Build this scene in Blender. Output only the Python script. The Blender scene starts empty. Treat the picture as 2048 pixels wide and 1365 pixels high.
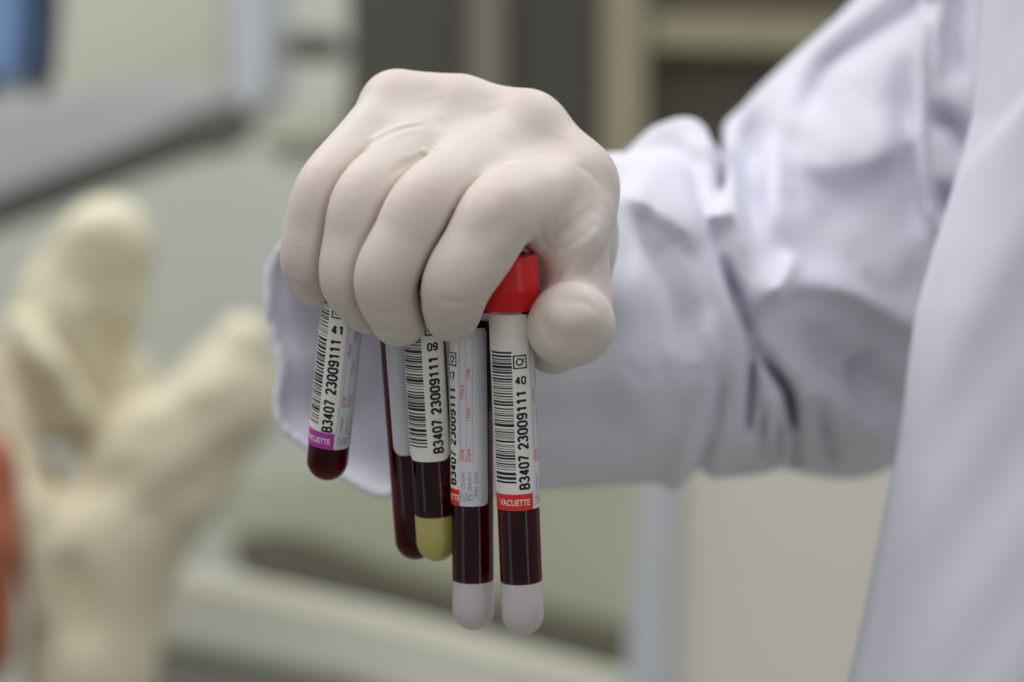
import bpy, bmesh, math, random
import numpy as np
from mathutils import Vector, Matrix

random.seed(7)
sc = bpy.context.scene
COL = sc.collection

# ------------------------------------------------------------------ camera
PITCH = math.radians(10.0)
FOCUS = Vector((0.0, 0.0, 1.15))       # the held tubes hang here
DIST = 725.0                            # mm camera to tubes
CP, SP = math.cos(PITCH), math.sin(PITCH)


def W(p):
    """viewing-distance frame in mm (x right, y depth, z up) -> world metres"""
    x, y, z = p[0] * .001, p[1] * .001, p[2] * .001
    return Vector((x, y * CP + z * SP, -y * SP + z * CP)) + FOCUS


def WA(A):
    A = A * .001
    return np.stack([A[:, 0], A[:, 1] * CP + A[:, 2] * SP, -A[:, 1] * SP + A[:, 2] * CP + FOCUS.z], 1)


def P(px, py, y=0.0):
    f = .15 * (DIST + y) / DIST
    return np.array([(px - 1024) * f, y, (682.5 - py) * f])


cam_data = bpy.data.cameras.new('camera')
cam = bpy.data.objects.new('camera', cam_data)
COL.objects.link(cam)
cam.location = W((0, -DIST, 0))
cam.rotation_euler = (math.pi / 2 - PITCH, 0, 0)
cam_data.sensor_width = 36
cam_data.lens = 36 * DIST / (2048 * .15)
cam_data.clip_start = .05
cam_data.clip_end = 60
cam_data.dof.use_dof = True
cam_data.dof.focus_distance = .727
cam_data.dof.aperture_fstop = 4.6
cam_data.dof.aperture_blades = 0
sc.camera = cam

# ------------------------------------------------------------------ light
world = bpy.data.worlds.new('World')
sc.world = world
world.use_nodes = True
bg = world.node_tree.nodes['Background']
bg.inputs[0].default_value = (.95, .97, 1.0, 1)
bg.inputs[1].default_value = .28


def area(name, loc, target, size, power, col=(1, 1, 1), sy=None):
    l = bpy.data.lights.new(name, 'AREA')
    l.energy = power
    l.color = col
    l.shape = 'RECTANGLE'
    l.size = size
    l.size_y = sy or size
    o = bpy.data.objects.new(name, l)
    COL.objects.link(o)
    o.location = loc
    o.rotation_euler = (Vector(target) - Vector(loc)).to_track_quat('-Z', 'Y').to_euler()
    return o


area('ceiling_lamp', (-.3, -.35, 2.75), (0, .05, 1.15), 1.7, 13.6, (1, .988, .965))
area('ceiling_lamp', (1.1, 1.25, 2.85), (.5, 1.7, .6), 1.5, 22, (.96, .98, 1))
area('ceiling_lamp', (-1.1, 1.2, 2.85), (-.4, 1.8, .7), 1.5, 26, (1, .99, .95))

area('added_highlight_lamp', (-1.5, -1.1, 1.45), (0, 0, 1.1), .5, 1.9, (.97, .98, 1), 1.6)  # added soft upright light, gives the tubes a vertical highlight
area('added_highlight_lamp', (1.3, -1.6, 1.5), (0, 0, 1.1), .35, 2.2, (1, .98, .95), 1.6)  # added counterpart from the right for the tube highlights

sc.view_settings.view_transform = 'Standard'
sc.view_settings.look = 'None'
sc.view_settings.exposure = .18
sc.view_settings.gamma = 1
sc.view_settings.use_curve_mapping = False
sc.cycles.use_denoising = True
sc.cycles.max_bounces = 10
sc.cycles.transmission_bounces = 8
sc.cycles.caustics_reflective = False
sc.cycles.caustics_refractive = False
sc.cycles.sample_clamp_indirect = 4


# ------------------------------------------------------------------ materials
def srgb(r, g, b):
    return tuple(((c / 255) / 12.92 if c / 255 < .04045 else ((c / 255 + .055) / 1.055) ** 2.4) for c in (r, g, b)) + (1,)


def mat(name, col, rough=.6, var=.06, scale=30, bump=0, bscale=400, spec=.5, sss=0, sssr=(1, .5, .35), coat=0, trans=0, ior=1.45, bdist=.0004):
    m = bpy.data.materials.new(name)
    m.use_nodes = True
    nt = m.node_tree
    b = nt.nodes['Principled BSDF']
    if len(col) == 3:
        col = tuple(col) + (1,)
    b.inputs['Roughness'].default_value = rough
    b.inputs['Specular IOR Level'].default_value = spec
    b.inputs['IOR'].default_value = ior
    tc = nt.nodes.new('ShaderNodeTexCoord')
    if var > 0:
        n = nt.nodes.new('ShaderNodeTexNoise')
        n.inputs['Scale'].default_value = scale
        n.inputs['Detail'].default_value = 5
        nt.links.new(tc.outputs['Object'], n.inputs['Vector'])
        mx = nt.nodes.new('ShaderNodeMixRGB')
        mx.inputs[1].default_value = tuple(c * (1 - var) for c in col[:3]) + (1,)
        mx.inputs[2].default_value = tuple(min(1, c * (1 + var)) for c in col[:3]) + (1,)
        nt.links.new(n.outputs['Fac'], mx.inputs[0])
        nt.links.new(mx.outputs[0], b.inputs['Base Color'])
    else:
        b.inputs['Base Color'].default_value = col
    if bump:
        n2 = nt.nodes.new('ShaderNodeTexNoise')
        n2.inputs['Scale'].default_value = bscale
        n2.inputs['Detail'].default_value = 4
        nt.links.new(tc.outputs['Object'], n2.inputs['Vector'])
        bp = nt.nodes.new('ShaderNodeBump')
        bp.inputs['Strength'].default_value = bump
        bp.inputs['Distance'].default_value = bdist
        nt.links.new(n2.outputs['Fac'], bp.inputs['Height'])
        nt.links.new(bp.outputs[0], b.inputs['Normal'])
    if sss:
        b.inputs['Subsurface Weight'].default_value = sss
        b.inputs['Subsurface Radius'].default_value = sssr
        b.inputs['Subsurface Scale'].default_value = .004
    b.inputs['Coat Weight'].default_value = coat
    b.inputs['Coat Roughness'].default_value = .05
    b.inputs['Transmission Weight'].default_value = trans
    return m


# ------------------------------------------------------------------ helpers
def mesh_obj(name, verts, faces, m, parent=None, smooth=True, origin=None, world_space=True):
    """verts in world metres; the object's origin is put at its centre"""
    V = np.asarray(verts, dtype=np.float64).reshape(-1, 3)
    if world_space:
        o0 = np.array(origin) if origin is not None else (V.min(0) + V.max(0)) / 2
    else:
        o0 = np.zeros(3)
    me = bpy.data.meshes.new(name)
    if isinstance(faces, np.ndarray):
        nv, nf, k = len(V), len(faces), faces.shape[1]
        me.vertices.add(nv)
        me.vertices.foreach_set('co', (V - o0).astype(np.float32).ravel())
        me.loops.add(nf * k)
        me.loops.foreach_set('vertex_index', faces.astype(np.int32).ravel())
        me.polygons.add(nf)
        me.polygons.foreach_set('loop_start', np.arange(0, nf * k, k, dtype=np.int32))
        me.update(calc_edges=True)
        me.validate()
    else:
        me.from_pydata([tuple(v) for v in (V - o0)], [], faces)
        me.update()
    if smooth:
        me.polygons.foreach_set('use_smooth', [True] * len(me.polygons))
    me.materials.append(m)
    o = bpy.data.objects.new(name, me)
    COL.objects.link(o)
    if parent is not None:
        o.parent = parent
        if world_space:
            o.location = Vector(o0) - parent.location
    else:
        o.location = Vector(o0)
    return o


def tag(o, label=None, cat=None, group=None, kind=None):
    if label: o['label'] = label
    if cat: o['category'] = cat
    if group: o['group'] = group
    if kind: o['kind'] = kind
    return o


def empty(name, loc):
    o = bpy.data.objects.new(name, None)
    COL.objects.link(o)
    o.location = loc
    o.empty_display_size = .02
    return o


# ---- distance fields -> mesh
def smin(a, b, k):
    h = np.maximum(k - np.abs(a - b), 0) / k
    return np.minimum(a, b) - h * h * (k * .25)


class Field:
    def __init__(s, lo, hi, h):
        s.lo = np.array(lo, float)
        s.h = h
        s.n = np.ceil((np.array(hi) - s.lo) / h).astype(int) + 1
        f = np.float32
        s.X = (s.lo[0] + h * np.arange(s.n[0])).astype(f)[:, None, None]
        s.Y = (s.lo[1] + h * np.arange(s.n[1])).astype(f)[None, :, None]
        s.Z = (s.lo[2] + h * np.arange(s.n[2])).astype(f)[None, None, :]
        s.F = np.full(tuple(s.n), 1e3, f)

    def cone(s, a, b, ra, rb, sl=None):
        f = np.float32
        X, Y, Z = (s.X, s.Y, s.Z) if sl is None else (s.X[sl[0]], s.Y[:, sl[1]], s.Z[:, :, sl[2]])
        ba = (np.array(b) - a)
        l2 = max(float(ba @ ba), 1e-6)
        dx, dy, dz = X - f(a[0]), Y - f(a[1]), Z - f(a[2])
        t = np.clip((dx * f(ba[0]) + dy * f(ba[1]) + dz * f(ba[2])) / f(l2), 0, 1).astype(f)
        q = (dx - t * f(ba[0])) ** 2
        q += (dy - t * f(ba[1])) ** 2
        q += (dz - t * f(ba[2])) ** 2
        np.sqrt(q, out=q)
        q -= f(ra) + f(rb - ra) * t
        return q

    def chain(s, pts, k):
        """pts: list of (point, radius)"""
        d = None
        for (a, ra), (b, rb) in zip(pts[:-1], pts[1:]):
            c = s.cone(a, b, ra, rb)
            d = c if d is None else smin(d, c, k)
        return d

    def sample(s, p):
        g = (np.array(p) - s.lo) / s.h
        i = np.floor(g).astype(int)
        if (i < 0).any() or (i >= s.n - 1).any():
            return 1e3
        f = g - i
        c = s.F[i[0]:i[0] + 2, i[1]:i[1] + 2, i[2]:i[2] + 2]
        c = c[0] * (1 - f[0]) + c[1] * f[0]
        c = c[0] * (1 - f[1]) + c[1] * f[1]
        return float(c[0] * (1 - f[2]) + c[1] * f[2])

    def hit(s, px, py, y0=None):
        y = s.lo[1] + s.h if y0 is None else y0
        while y < s.lo[1] + s.h * (s.n[1] - 2):
            d = s.sample(P(px, py, y))
            if d < .05:
                return P(px, py, y)
            y += max(.2, min(d * .7, 3))
        return None

    def fold(s, px_pts, amp, w, y0=None):
        """raise (amp>0) or crease (amp<0) the surface along a line drawn on it; amp tapers at the ends"""
        hits = []
        for q in px_pts:
            h_ = s.hit(q[0], q[1], y0)
            if h_ is not None:
                hits.append(h_)
        if len(hits) < 2:
            return
        # resample
        pts = []
        for a, b in zip(hits[:-1], hits[1:]):
            n = max(2, int(np.linalg.norm(b - a) / (w * .8)))
            pts += [a + (b - a) * i / n for i in range(n)]
        pts.append(hits[-1])
        N = len(pts)
        best = None
        allp = np.array(pts)
        m = 3.2 * w
        lo = np.clip(np.floor((allp.min(0) - m - s.lo) / s.h).astype(int), 0, s.n - 1)
        hi = np.clip(np.ceil((allp.max(0) + m - s.lo) / s.h).astype(int), 1, s.n)
        sl = tuple(slice(lo[i], hi[i]) for i in range(3))
        X, Y, Z = s.X[sl[0]], s.Y[:, sl[1]], s.Z[:, :, sl[2]]
        acc = np.zeros(np.broadcast(X, Y, Z).shape, np.float32)
        for i, (a, b) in enumerate(zip(pts[:-1], pts[1:])):
            u = (i + .5) / max(1, N - 1)
            ta = min(1, 4 * u, 4 * (1 - u)) ** .7
            d = s.cone(a, b, 0, 0, sl)
            np.maximum(acc, np.exp(-(d / w) ** 2) * np.float32(ta), out=acc)
        s.F[sl] -= np.float32(amp) * acc

    def mesh(s, relax=2):
        F = s.F
        sgn = F < 0
        nx, ny, nz = F.shape
        cs = np.zeros((nx - 1, ny - 1, nz - 1), np.uint8)
        for i in (0, 1):
            for j in (0, 1):
                for k in (0, 1):
                    cs += sgn[i:nx - 1 + i, j:ny - 1 + j, k:nz - 1 + k]
        act = (cs > 0) & (cs < 8)
        I, J, K = np.nonzero(act)
        idx = np.full(act.shape, -1, np.int64)
        idx[I, J, K] = np.arange(len(I))
        pos = np.zeros((len(I), 3))
        cnt = np.zeros(len(I))
        corners = [(i, j, k) for i in (0, 1) for j in (0, 1) for k in (0, 1)]
        for a in corners:
            for ax in range(3):
                if a[ax] == 1:
                    continue
                b = list(a)
                b[ax] = 1
                fa = F[I + a[0], J + a[1], K + a[2]].astype(float)
                fb = F[I + b[0], J + b[1], K + b[2]].astype(float)
                c = (fa < 0) != (fb < 0)
                t = np.where(c, fa / np.where(np.abs(fa - fb) < 1e-9, 1, fa - fb), 0)
                pp = np.stack([np.full(len(I), float(v)) for v in a], 1)
                pp[:, ax] += t
                pos += pp * c[:, None]
                cnt += c
        V = (pos / cnt[:, None] + np.stack([I, J, K], 1)) * s.h + s.lo
        quads = []
        for ax in range(3):
            s0 = [slice(0, n) for n in F.shape]
            s1 = [slice(0, n) for n in F.shape]
            s0[ax] = slice(0, F.shape[ax] - 1)
            s1[ax] = slice(1, F.shape[ax])
            A, B = sgn[tuple(s0)], sgn[tuple(s1)]
            E = np.stack(np.nonzero(A != B), 1)
            o1, o2 = [(1, 2), (2, 0), (0, 1)][ax]
            ok = (E[:, o1] > 0) & (E[:, o2] > 0) & (E[:, o1] < F.shape[o1] - 1) & (E[:, o2] < F.shape[o2] - 1)
            E = E[ok]
            fl = A[E[:, 0], E[:, 1], E[:, 2]]
            q = []
            for d1, d2 in ((0, 0), (1, 0), (1, 1), (0, 1)):
                C = E.copy()
                C[:, o1] -= d1
                C[:, o2] -= d2
                q.append(idx[C[:, 0], C[:, 1], C[:, 2]])
            q = np.stack(q, 1)
            q[~fl] = q[~fl][:, ::-1]
            quads.append(q)
        Q = np.concatenate(quads)
        for _ in range(relax):
            acc = np.zeros_like(V)
            n = np.zeros(len(V))
            for i in range(4):
                a, b = Q[:, i], Q[:, (i + 1) % 4]
                for c in range(3):
                    acc[:, c] += np.bincount(a, V[b, c], len(V)) + np.bincount(b, V[a, c], len(V))
                n += np.bincount(a, minlength=len(V)) + np.bincount(b, minlength=len(V))
            V = V * .5 + .5 * acc / np.maximum(n, 1)[:, None]
        return V, Q


# ================================================================== setting
M_wall = mat('wall_paint', srgb(200, 204, 195), .8, .05, 3)
M_floor = mat('floor_vinyl', srgb(150, 150, 138), .5, .1, 4)


def box_world(name, lo, hi, m, **k):
    x0, y0, z0 = lo
    x1, y1, z1 = hi
    v = [(x0, y0, z0), (x1, y0, z0), (x1, y1, z0), (x0, y1, z0), (x0, y0, z1), (x1, y0, z1), (x1, y1, z1), (x0, y1, z1)]
    f = [(0, 3, 2, 1), (4, 5, 6, 7), (0, 1, 5, 4), (1, 2, 6, 5), (2, 3, 7, 6), (3, 0, 4, 7)]
    return mesh_obj(name, v, f, m, smooth=False, **k)


tag(box_world('wall', (-4, 2.6, 0), (4, 2.7, 3), M_wall), kind='structure')
tag(box_world('floor', (-4, -3, -.1), (4, 2.6, 0), M_floor), kind='structure')


def slab(name, poly, depth, thick, m, parent=None, bev=3.0, tilt=0.0):
    """solid panel: outline given as seen, at its own distance (mm behind the tubes), with real thickness and bevelled edges"""
    bm = bmesh.new()
    fr = [bm.verts.new(W(P(x, y, depth + tilt * (900 - y)))) for x, y in poly]
    bk = [bm.verts.new(W(P(x, y, depth + tilt * (900 - y)) + np.array([0, thick, 0]))) for x, y in poly]
    bm.faces.new(fr)
    bm.faces.new(bk[::-1])
    n = len(poly)
    for i in range(n):
        bm.faces.new((fr[i], bk[i], bk[(i + 1) % n], fr[(i + 1) % n]))
    bmesh.ops.recalc_face_normals(bm, faces=bm.faces)
    bmesh.ops.bevel(bm, geom=list(bm.edges), offset=bev * .001, segments=2, affect='EDGES', clamp_overlap=True)
    me = bpy.data.meshes.new(name)
    bm.to_mesh(me)
    bm.free()
    me.materials.append(m)
    o = bpy.data.objects.new(name, me)
    COL.objects.link(o)
    c = sum((v.co for v in me.vertices), Vector()) / len(me.vertices)
    me.transform(Matrix.Translation(-c))
    o.location = c
    if parent is not None:
        o.parent = parent
        o.location = c - parent.location
    return o


# dark fronted cabinet behind the hand
M_dark = mat('smoked_panel', srgb(76, 74, 66), .35, .35, 5)
M_dark2 = mat('smoked_panel_warm', srgb(84, 76, 64), .35, .2, 6)
M_olive = mat('olive_frame_paint', srgb(148, 143, 118), .6, .05, 8)
M_taupe = mat('taupe_frame_paint', srgb(122, 116, 103), .6, .05, 8)
cab = tag(empty('cabinet', W(P(1250, 420, 1250))), 'tall cabinet with dark panels and olive frame posts behind the gloved hand', 'cabinet')
slab('door_panel', [(700, -260), (945, -260), (945, 520), (690, 520)], 1250, 30, M_dark, cab)
slab('door_panel', [(1000, -260), (1215, -260), (1215, 520), (1000, 520)], 1250, 30, M_dark, cab)
slab('door_panel', [(1290, -260), (2100, -260), (2100, 40), (1290, 35)], 1252, 30, M_dark2, cab)
slab('door_panel', [(1290, 92), (2100, 120), (2100, 620), (1290, 620)], 1252, 30, M_dark2, cab)
slab('frame_post', [(935, -260), (1012, -260), (1012, 520), (935, 520)], 1225, 50, M_taupe, cab)
slab('frame_post', [(1208, -260), (1298, -260), (1290, 620), (1200, 620)], 1215, 55, M_olive, cab)
slab('frame_rail_or_shadow', [(1298, 25), (2100, 45), (2100, 118), (1298, 100)], 1222, 45, M_olive, cab)

# pale cabinet, white container etc. (upper left)
M_cream = mat('cream_laminate', srgb(190, 190, 176), .7, .05, 4)
M_white = mat('white_plastic', srgb(196, 200, 206), .4, .03, 6)
M_grey = mat('grey_laminate', srgb(190, 190, 190), .6, .06, 5)
M_dgrey = mat('dark_edge_rubber', srgb(108, 110, 102), .7, .08, 8)
pc = slab('wall_cupboard', [(100, -300), (450, -300), (450, 260), (60, 300)], 1500, 200, M_cream)
tag(pc, 'pale cream cupboard front out of focus at the upper left', 'cupboard')
wc = tag(empty('dispenser', W(P(500, 260, 1300))), 'white wall dispenser with small grey outlet left of the dark cabinet', 'dispenser')
slab('dispenser_body', [(445, -260), (562, -260), (555, 200), (505, 255), (460, 230)], 1300, 120, M_white, wc, 12)
slab('outlet', [(562, 62), (680, 62), (690, 108), (562, 112)], 1290, 60, M_dgrey, wc, 6)
tag(slab('storage_box', [(520, 215), (690, 195), (680, 300), (520, 310)], 1200, 120, M_cream, bev=10), 'pale storage box out of focus just left of the gloved knuckles', 'box')
tb = tag(empty('reclining_couch', W(P(230, 330, 1260))), 'grey reclining couch back with dark rubber edge slanting across upper left', 'couch')
slab('backrest', [(-160, 250), (90, 190), (300, 150), (450, 165), (482, 215), (250, 320), (0, 408), (-160, 462)], 1300, 60, M_grey, tb, 8)
slab('edge_trim', [(-160, 440), (0, 382), (240, 290), (440, 195), (488, 190), (492, 240), (470, 286), (400, 290), (240, 345), (60, 415), (-160, 500)], 1270, 90, M_dgrey, tb, 10)
M_blue = mat('blue_plastic', srgb(126, 160, 205), .35, .1, 10)
M_navy = mat('navy_fabric', srgb(52, 66, 92), .7, .2, 10)
bb = tag(empty('office_chair', W(P(20, 200, 1100))), 'blue chair back with navy side at the top left corner', 'chair')
slab('backrest', [(-130, -200), (48, -200), (58, 60), (45, 170), (-130, 215)], 1100, 50, M_blue, bb, 12)
slab('side_frame', [(48, -200), (105, -200), (92, 60), (80, 165), (40, 195), (58, 60)], 1095, 60, M_navy, bb, 8)

# lower centre: green trolley top, shadow band built as a dark slab, pale bench
M_green = mat('green_mat', srgb(192, 196, 172), .7, .10, 5)
M_shade = mat('trolley_shadow_paint', srgb(112, 109, 95), .7, .2, 9)  # shade put into the colour of the trolley's shadow band
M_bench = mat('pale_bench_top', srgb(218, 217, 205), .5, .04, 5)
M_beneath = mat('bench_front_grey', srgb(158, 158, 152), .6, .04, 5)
tr = tag(empty('trolley', W(P(900, 1240, 1260))), 'green topped trolley with painted shadow band below the hanging tubes', 'trolley')
slab('top_mat', [(440, 960), (1330, 900), (1320, 1330), (1000, 1240), (700, 1150), (460, 1120)], 1300, 30, M_green, tr, 6)
slab('frame_rail_or_shadow', [(455, 1075), (590, 1068), (780, 1140), (1000, 1200), (1300, 1270), (1300, 1370), (1000, 1290), (740, 1215), (560, 1185), (480, 1165)], 1250, 40, M_shade, tr, 8)  # dark slab standing in for the shadow band below the green top
bn = tag(empty('bench', W(P(650, 1365, 1000))), 'pale bench top running along the bottom left under the tubes', 'bench')
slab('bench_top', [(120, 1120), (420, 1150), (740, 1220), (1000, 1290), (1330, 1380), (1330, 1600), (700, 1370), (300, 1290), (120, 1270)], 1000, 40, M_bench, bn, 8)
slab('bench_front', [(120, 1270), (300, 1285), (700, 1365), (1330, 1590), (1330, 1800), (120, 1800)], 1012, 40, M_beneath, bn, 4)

# right: white framed partition
M_beige = mat('beige_panel', srgb(224, 218, 206), .8, .03, 3)
pa = tag(empty('partition_screen', W(P(1500, 1365, 700))), 'beige partition screen with white frame post under the coat sleeve', 'partition')
slab('panel', [(1335, 800), (2150, 800), (2150, 1700), (1310, 1700)], 850, 12, M_beige, pa, 2)
slab('frame_post', [(1300, 800), (1362, 800), (1335, 1700), (1225, 1700)], 830, 35, M_white, pa, 5)

# ================================================================== second person's gloved hands (left, far out of focus)
M_glove2 = mat('cream_latex', srgb(220, 212, 186), .6, .12, 14, sss=.2)
M_skin = mat('skin', srgb(168, 98, 70), .5, .25, 14, sss=.25)
DB = 800
f2 = Field((-500, DB - 140, -370), (-60, DB + 160, 130), 3.1)


def q2(px, py, dy=0): return P(px, py, DB + dy)


mmb = .15 * (DIST + DB) / DIST
d = f2.chain([(q2(215, 490, 10), 98 * mmb), (q2(165, 600, 20), 120 * mmb), (q2(90, 760, 30), 130 * mmb)], 12)
e = f2.chain([(q2(488, 690, -10), 62 * mmb), (q2(450, 800, -5), 105 * mmb), (q2(330, 930, 0), 135 * mmb), (q2(215, 1100, 5), 140 * mmb), (q2(180, 1330, 5), 135 * mmb)], 14)
d = smin(d, e, 8)
e = f2.chain([(q2(130, 660, 60), 95 * mmb), (q2(215, 790, 60), 105 * mmb), (q2(250, 900, 50), 100 * mmb)], 12)
d = smin(d, e, 8)
e = f2.chain([(q2(50, 650, -20), 32 * mmb), (q2(110, 740, -30), 30 * mmb), (q2(165, 820, -25), 28 * mmb)], 6)
d = smin(d, e, 5)
e = f2.chain([(q2(40, 820, 0), 50 * mmb), (q2(70, 1000, -20), 55 * mmb), (q2(90, 1200, -25), 42 * mmb)], 10)
f2.F = smin(d, e, 8)
for pts, a, w in (([(90, 770), (100, 830)], -20, 12), ([(95, 890), (108, 950)], -26, 13), ([(135, 1150), (160, 1250)], -22, 11), ([(60, 900), (50, 1020), (85, 1180)], 12, 9), ([(20, 660), (60, 760)], 9, 9),
                  ([(170, 900), (300, 830), (400, 790)], 9, 12), ([(330, 1000), (420, 960), (520, 860)], -7, 12), ([(180, 980), (260, 950)], -10, 9), ([(30, 520), (120, 480), (220, 440)], 7, 10),
                  ([(200, 640), (230, 700)], -9, 9), ([(0, 620), (60, 690), (130, 770)], 6, 8), ([(110, 1080), (100, 1250)], 6, 7),
                  ([(330, 800), (420, 830), (500, 800)], -4, 9), ([(250, 1000), (330, 1040)], -4, 10), ([(120, 560), (220, 590), (300, 560)], -4, 9)):
    f2.fold(pts, a, w)
V, Q = f2.mesh(2)
p2 = tag(empty('person', W(q2(120, 1000, 20))), 'second person in cream latex gloves with bare wrist, blurred at the left edge', 'person')
mesh_obj('glove', WA(V), Q, M_glove2, p2)
f3 = Field((-760, DB - 130, -340), (-220, DB + 130, 40), 4.0)
f3.F = f3.chain([(q2(30, 980, 20), 96 * mmb), (q2(-60, 1000, -10), 108 * mmb), (q2(-400, 1080, 0), 120 * mmb), (q2(-1000, 1240, 20), 150 * mmb)], 16)
f3.F = smin(f3.F, f3.chain([(q2(-30, 930, -45), 64 * mmb), (q2(-42, 1080, -50), 74 * mmb), (q2(-56, 1290, -40), 84 * mmb)], 10).astype(np.float32), 12)
V, Q = f3.mesh(2)
mesh_obj('forearm', WA(V), Q, M_skin, p2)

# ================================================================== main person
person = tag(empty('person', W(P(1500, 1000, 250))),
             'person in a white lab coat whose pale gloved fist grips the blood tubes', 'person')

# ---- gloved hand
H = Field((-74, -38, -18), (40, 112, 88), .56)
ch = H.chain
f32 = np.float32
fingers = {
    'index': [(P(1140, 372, 20), 13.0), (P(1072, 396, 1), 12.3), (P(1003, 424, -18), 11.8), (P(955, 498, -21), 11.25), (P(914, 566, -21), 10.5), (P(903, 622, -8), 9.0), (P(905, 626, 2), 8.0)],
    'middle': [(P(1050, 270, 27), 12.2), (P(955, 335, 8), 11.3), (P(858, 401, -14.5), 10.7), (P(811, 480, -17), 10.3), (P(772, 560, -16), 9.8), (P(795, 630, -4), 9.0), (P(803, 636, 6), 8.2)],
    'ring': [(P(918, 234, 32), 11.2), (P(826, 312, 14), 10.4), (P(732, 393, -6.5), 9.9), (P(708, 480, -8), 9.4), (P(697, 560, -7), 8.7), (P(730, 612, 5), 8.0), (P(738, 616, 12), 7.6)],
    'pinky': [(P(793, 214, 33), 10.2), (P(722, 292, 17), 9.3), (P(650, 375, -.5), 8.8), (P(622, 460, -1), 8.35), (P(613, 530, 1), 7.8), (P(630, 565, 8), 7.0), (P(636, 568, 14), 6.8)],
}


def limb(pts, n=7):
    """smooth tapered limb through the joints (Catmull-Rom on position and radius)"""
    A = np.array([list(p) + [q] for p, q in pts])
    A = np.vstack([2 * A[0] - A[1], A, 2 * A[-1] - A[-2]])
    out = []
    for i in range(1, len(A) - 2):
        for j in range(n):
            t = j / n
            out.append(.5 * (2 * A[i] + (A[i + 1] - A[i - 1]) * t + (2 * A[i - 1] - 5 * A[i] + 4 * A[i + 1] - A[i + 2]) * t * t + (3 * A[i] - A[i - 1] - 3 * A[i + 1] + A[i + 2]) * t ** 3))
    out.append(A[-2])
    d = None
    for a, b in zip(out[:-1], out[1:]):
        c = H.cone(a[:3], b[:3], a[3], b[3])
        d = c if d is None else np.minimum(d, c)
    for _ in range(5):
        for ax_ in range(3):
            m_ = np.moveaxis(d, ax_, 0)
            m_[1:-1] = .25 * (m_[:-2] + m_[2:]) + .5 * m_[1:-1]
    return d


# the latex bridges the finger roots and parts only past them
uu = (H.Z + f32(.35) * H.X)
u0 = (682.5 - 235) * .15 + .35 * (800 - 1024) * .15
u1 = (682.5 - 350) * .15 + .35 * (800 - 1024) * .15
kk = (1.0 + 8.5 * np.clip((uu - u1) / (u0 - u1), 0, 1) ** 1.3).astype(f32)
d = None
for nm in ('index', 'middle', 'ring', 'pinky'):
    c = limb(fingers[nm])
    if d is None:
        d = c
    else:
        crack = 1.8 * np.exp(-((c - d) / f32(1.0)) ** 2) * np.clip((u1 + 9 - uu) / 16, 0, 1)
        d = smin(d, c, kk) + crack.astype(f32)
# back of the hand: metacarpals, knuckle bridges, wrist
mc = [fingers[n][0] for n in ('index', 'middle', 'ring', 'pinky')]
wr = [(P(1075, 455, 100), 17), (P(1030, 430, 103), 17), (P(985, 435, 103), 16), (P(945, 455, 100), 15)]
pal = None
for (a, ra), (b, rb) in zip(mc, wr):
    c = H.cone(a, b, ra - .3, rb)
    pal = c if pal is None else smin(pal, c, 14)
for (a, ra), (b, rb) in zip(mc[:-1], mc[1:]):
    mid = (a + b) / 2 + np.array([0, 2, -1.2])
    pal = smin(pal, H.cone(a, mid, ra - 1.6, rb - 1.8), 8)
    pal = smin(pal, H.cone(mid, b, rb - 1.8, rb - 1.6), 8)
# webs between the fingers
names = ['index', 'middle', 'ring', 'pinky']
for n1, n2 in zip(names[:-1], names[1:]):
    a0, a1 = fingers[n1][0][0], fingers[n1][2][0]
    b0, b1 = fingers[n2][0][0], fingers[n2][2][0]
    m0 = (a0 + b0) / 2
    t = .5
    m1 = ((a0 + (a1 - a0) * t) + (b0 + (b1 - b0) * t)) / 2 + np.array([0, 2.5, -1.5])
    pal = smin(pal, H.cone(m0, m1, 9.8, 7.0), 5)
# thumb side, thenar
th = ch([(P(1140, 372, 24), 12.5), (P(1128, 470, 34), 13.2), (P(1130, 560, 40), 12.5)], 8)
pal = smin(pal, th, 8)
pal = smin(pal, limb([(P(1150, 430, 20), 11), (P(1152, 520, 17), 10.2), (P(1160, 590, 18), 10)], 3), 7)
pal = smin(pal, limb([(P(1136, 580, 10), 9.2), (P(1133, 522, 2), 7.8), (P(1150, 478, 3), 9.0), (P(1158, 430, 10), 10)], 3), 5)
pal = smin(pal, limb([(P(1082, 455, -3), 6.5), (P(1082, 470, -1), 6.0), (P(1120, 470, 2), 8)], 3), 5)
pal = smin(pal, ch([(P(1128, 480, 45), 15), (P(1060, 470, 100), 16)], 8), 12)
pal = smin(pal, ch([(P(820, 400, 55), 15), (P(950, 470, 100), 15)], 8), 12)
pal = smin(pal, ch([(P(960, 480, 110), 26), (P(1020, 490, 118), 26)], 8), 14)
d = smin(d, pal, 4.0)
thumb = smin(limb([(P(1122, 668, 8), 9.5), (P(1120, 662, -8), 9.3), (P(1124, 664, -11), 9.0)], 3), limb([(P(1160, 664, 10), 9.6), (P(1164, 655, -8), 9.4), (P(1160, 660, -11), 9.0)], 3), 5)
thumb = smin(thumb, limb([(P(1136, 560, 40), 11.5), (P(1140, 628, 14), 11.6), (P(1141, 636, -6), 11.0), (P(1143, 632, -12), 10.2)]), 6)
d = smin(d, thumb, 4.5)
low = ch([(P(1108, 690, 14), 9.2), (P(1150, 650, 30), 11)], 5)
d = smin(d, low, 1.6)
H.F = d.astype(np.float32)
del d, pal, thumb, low, th, c
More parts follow.
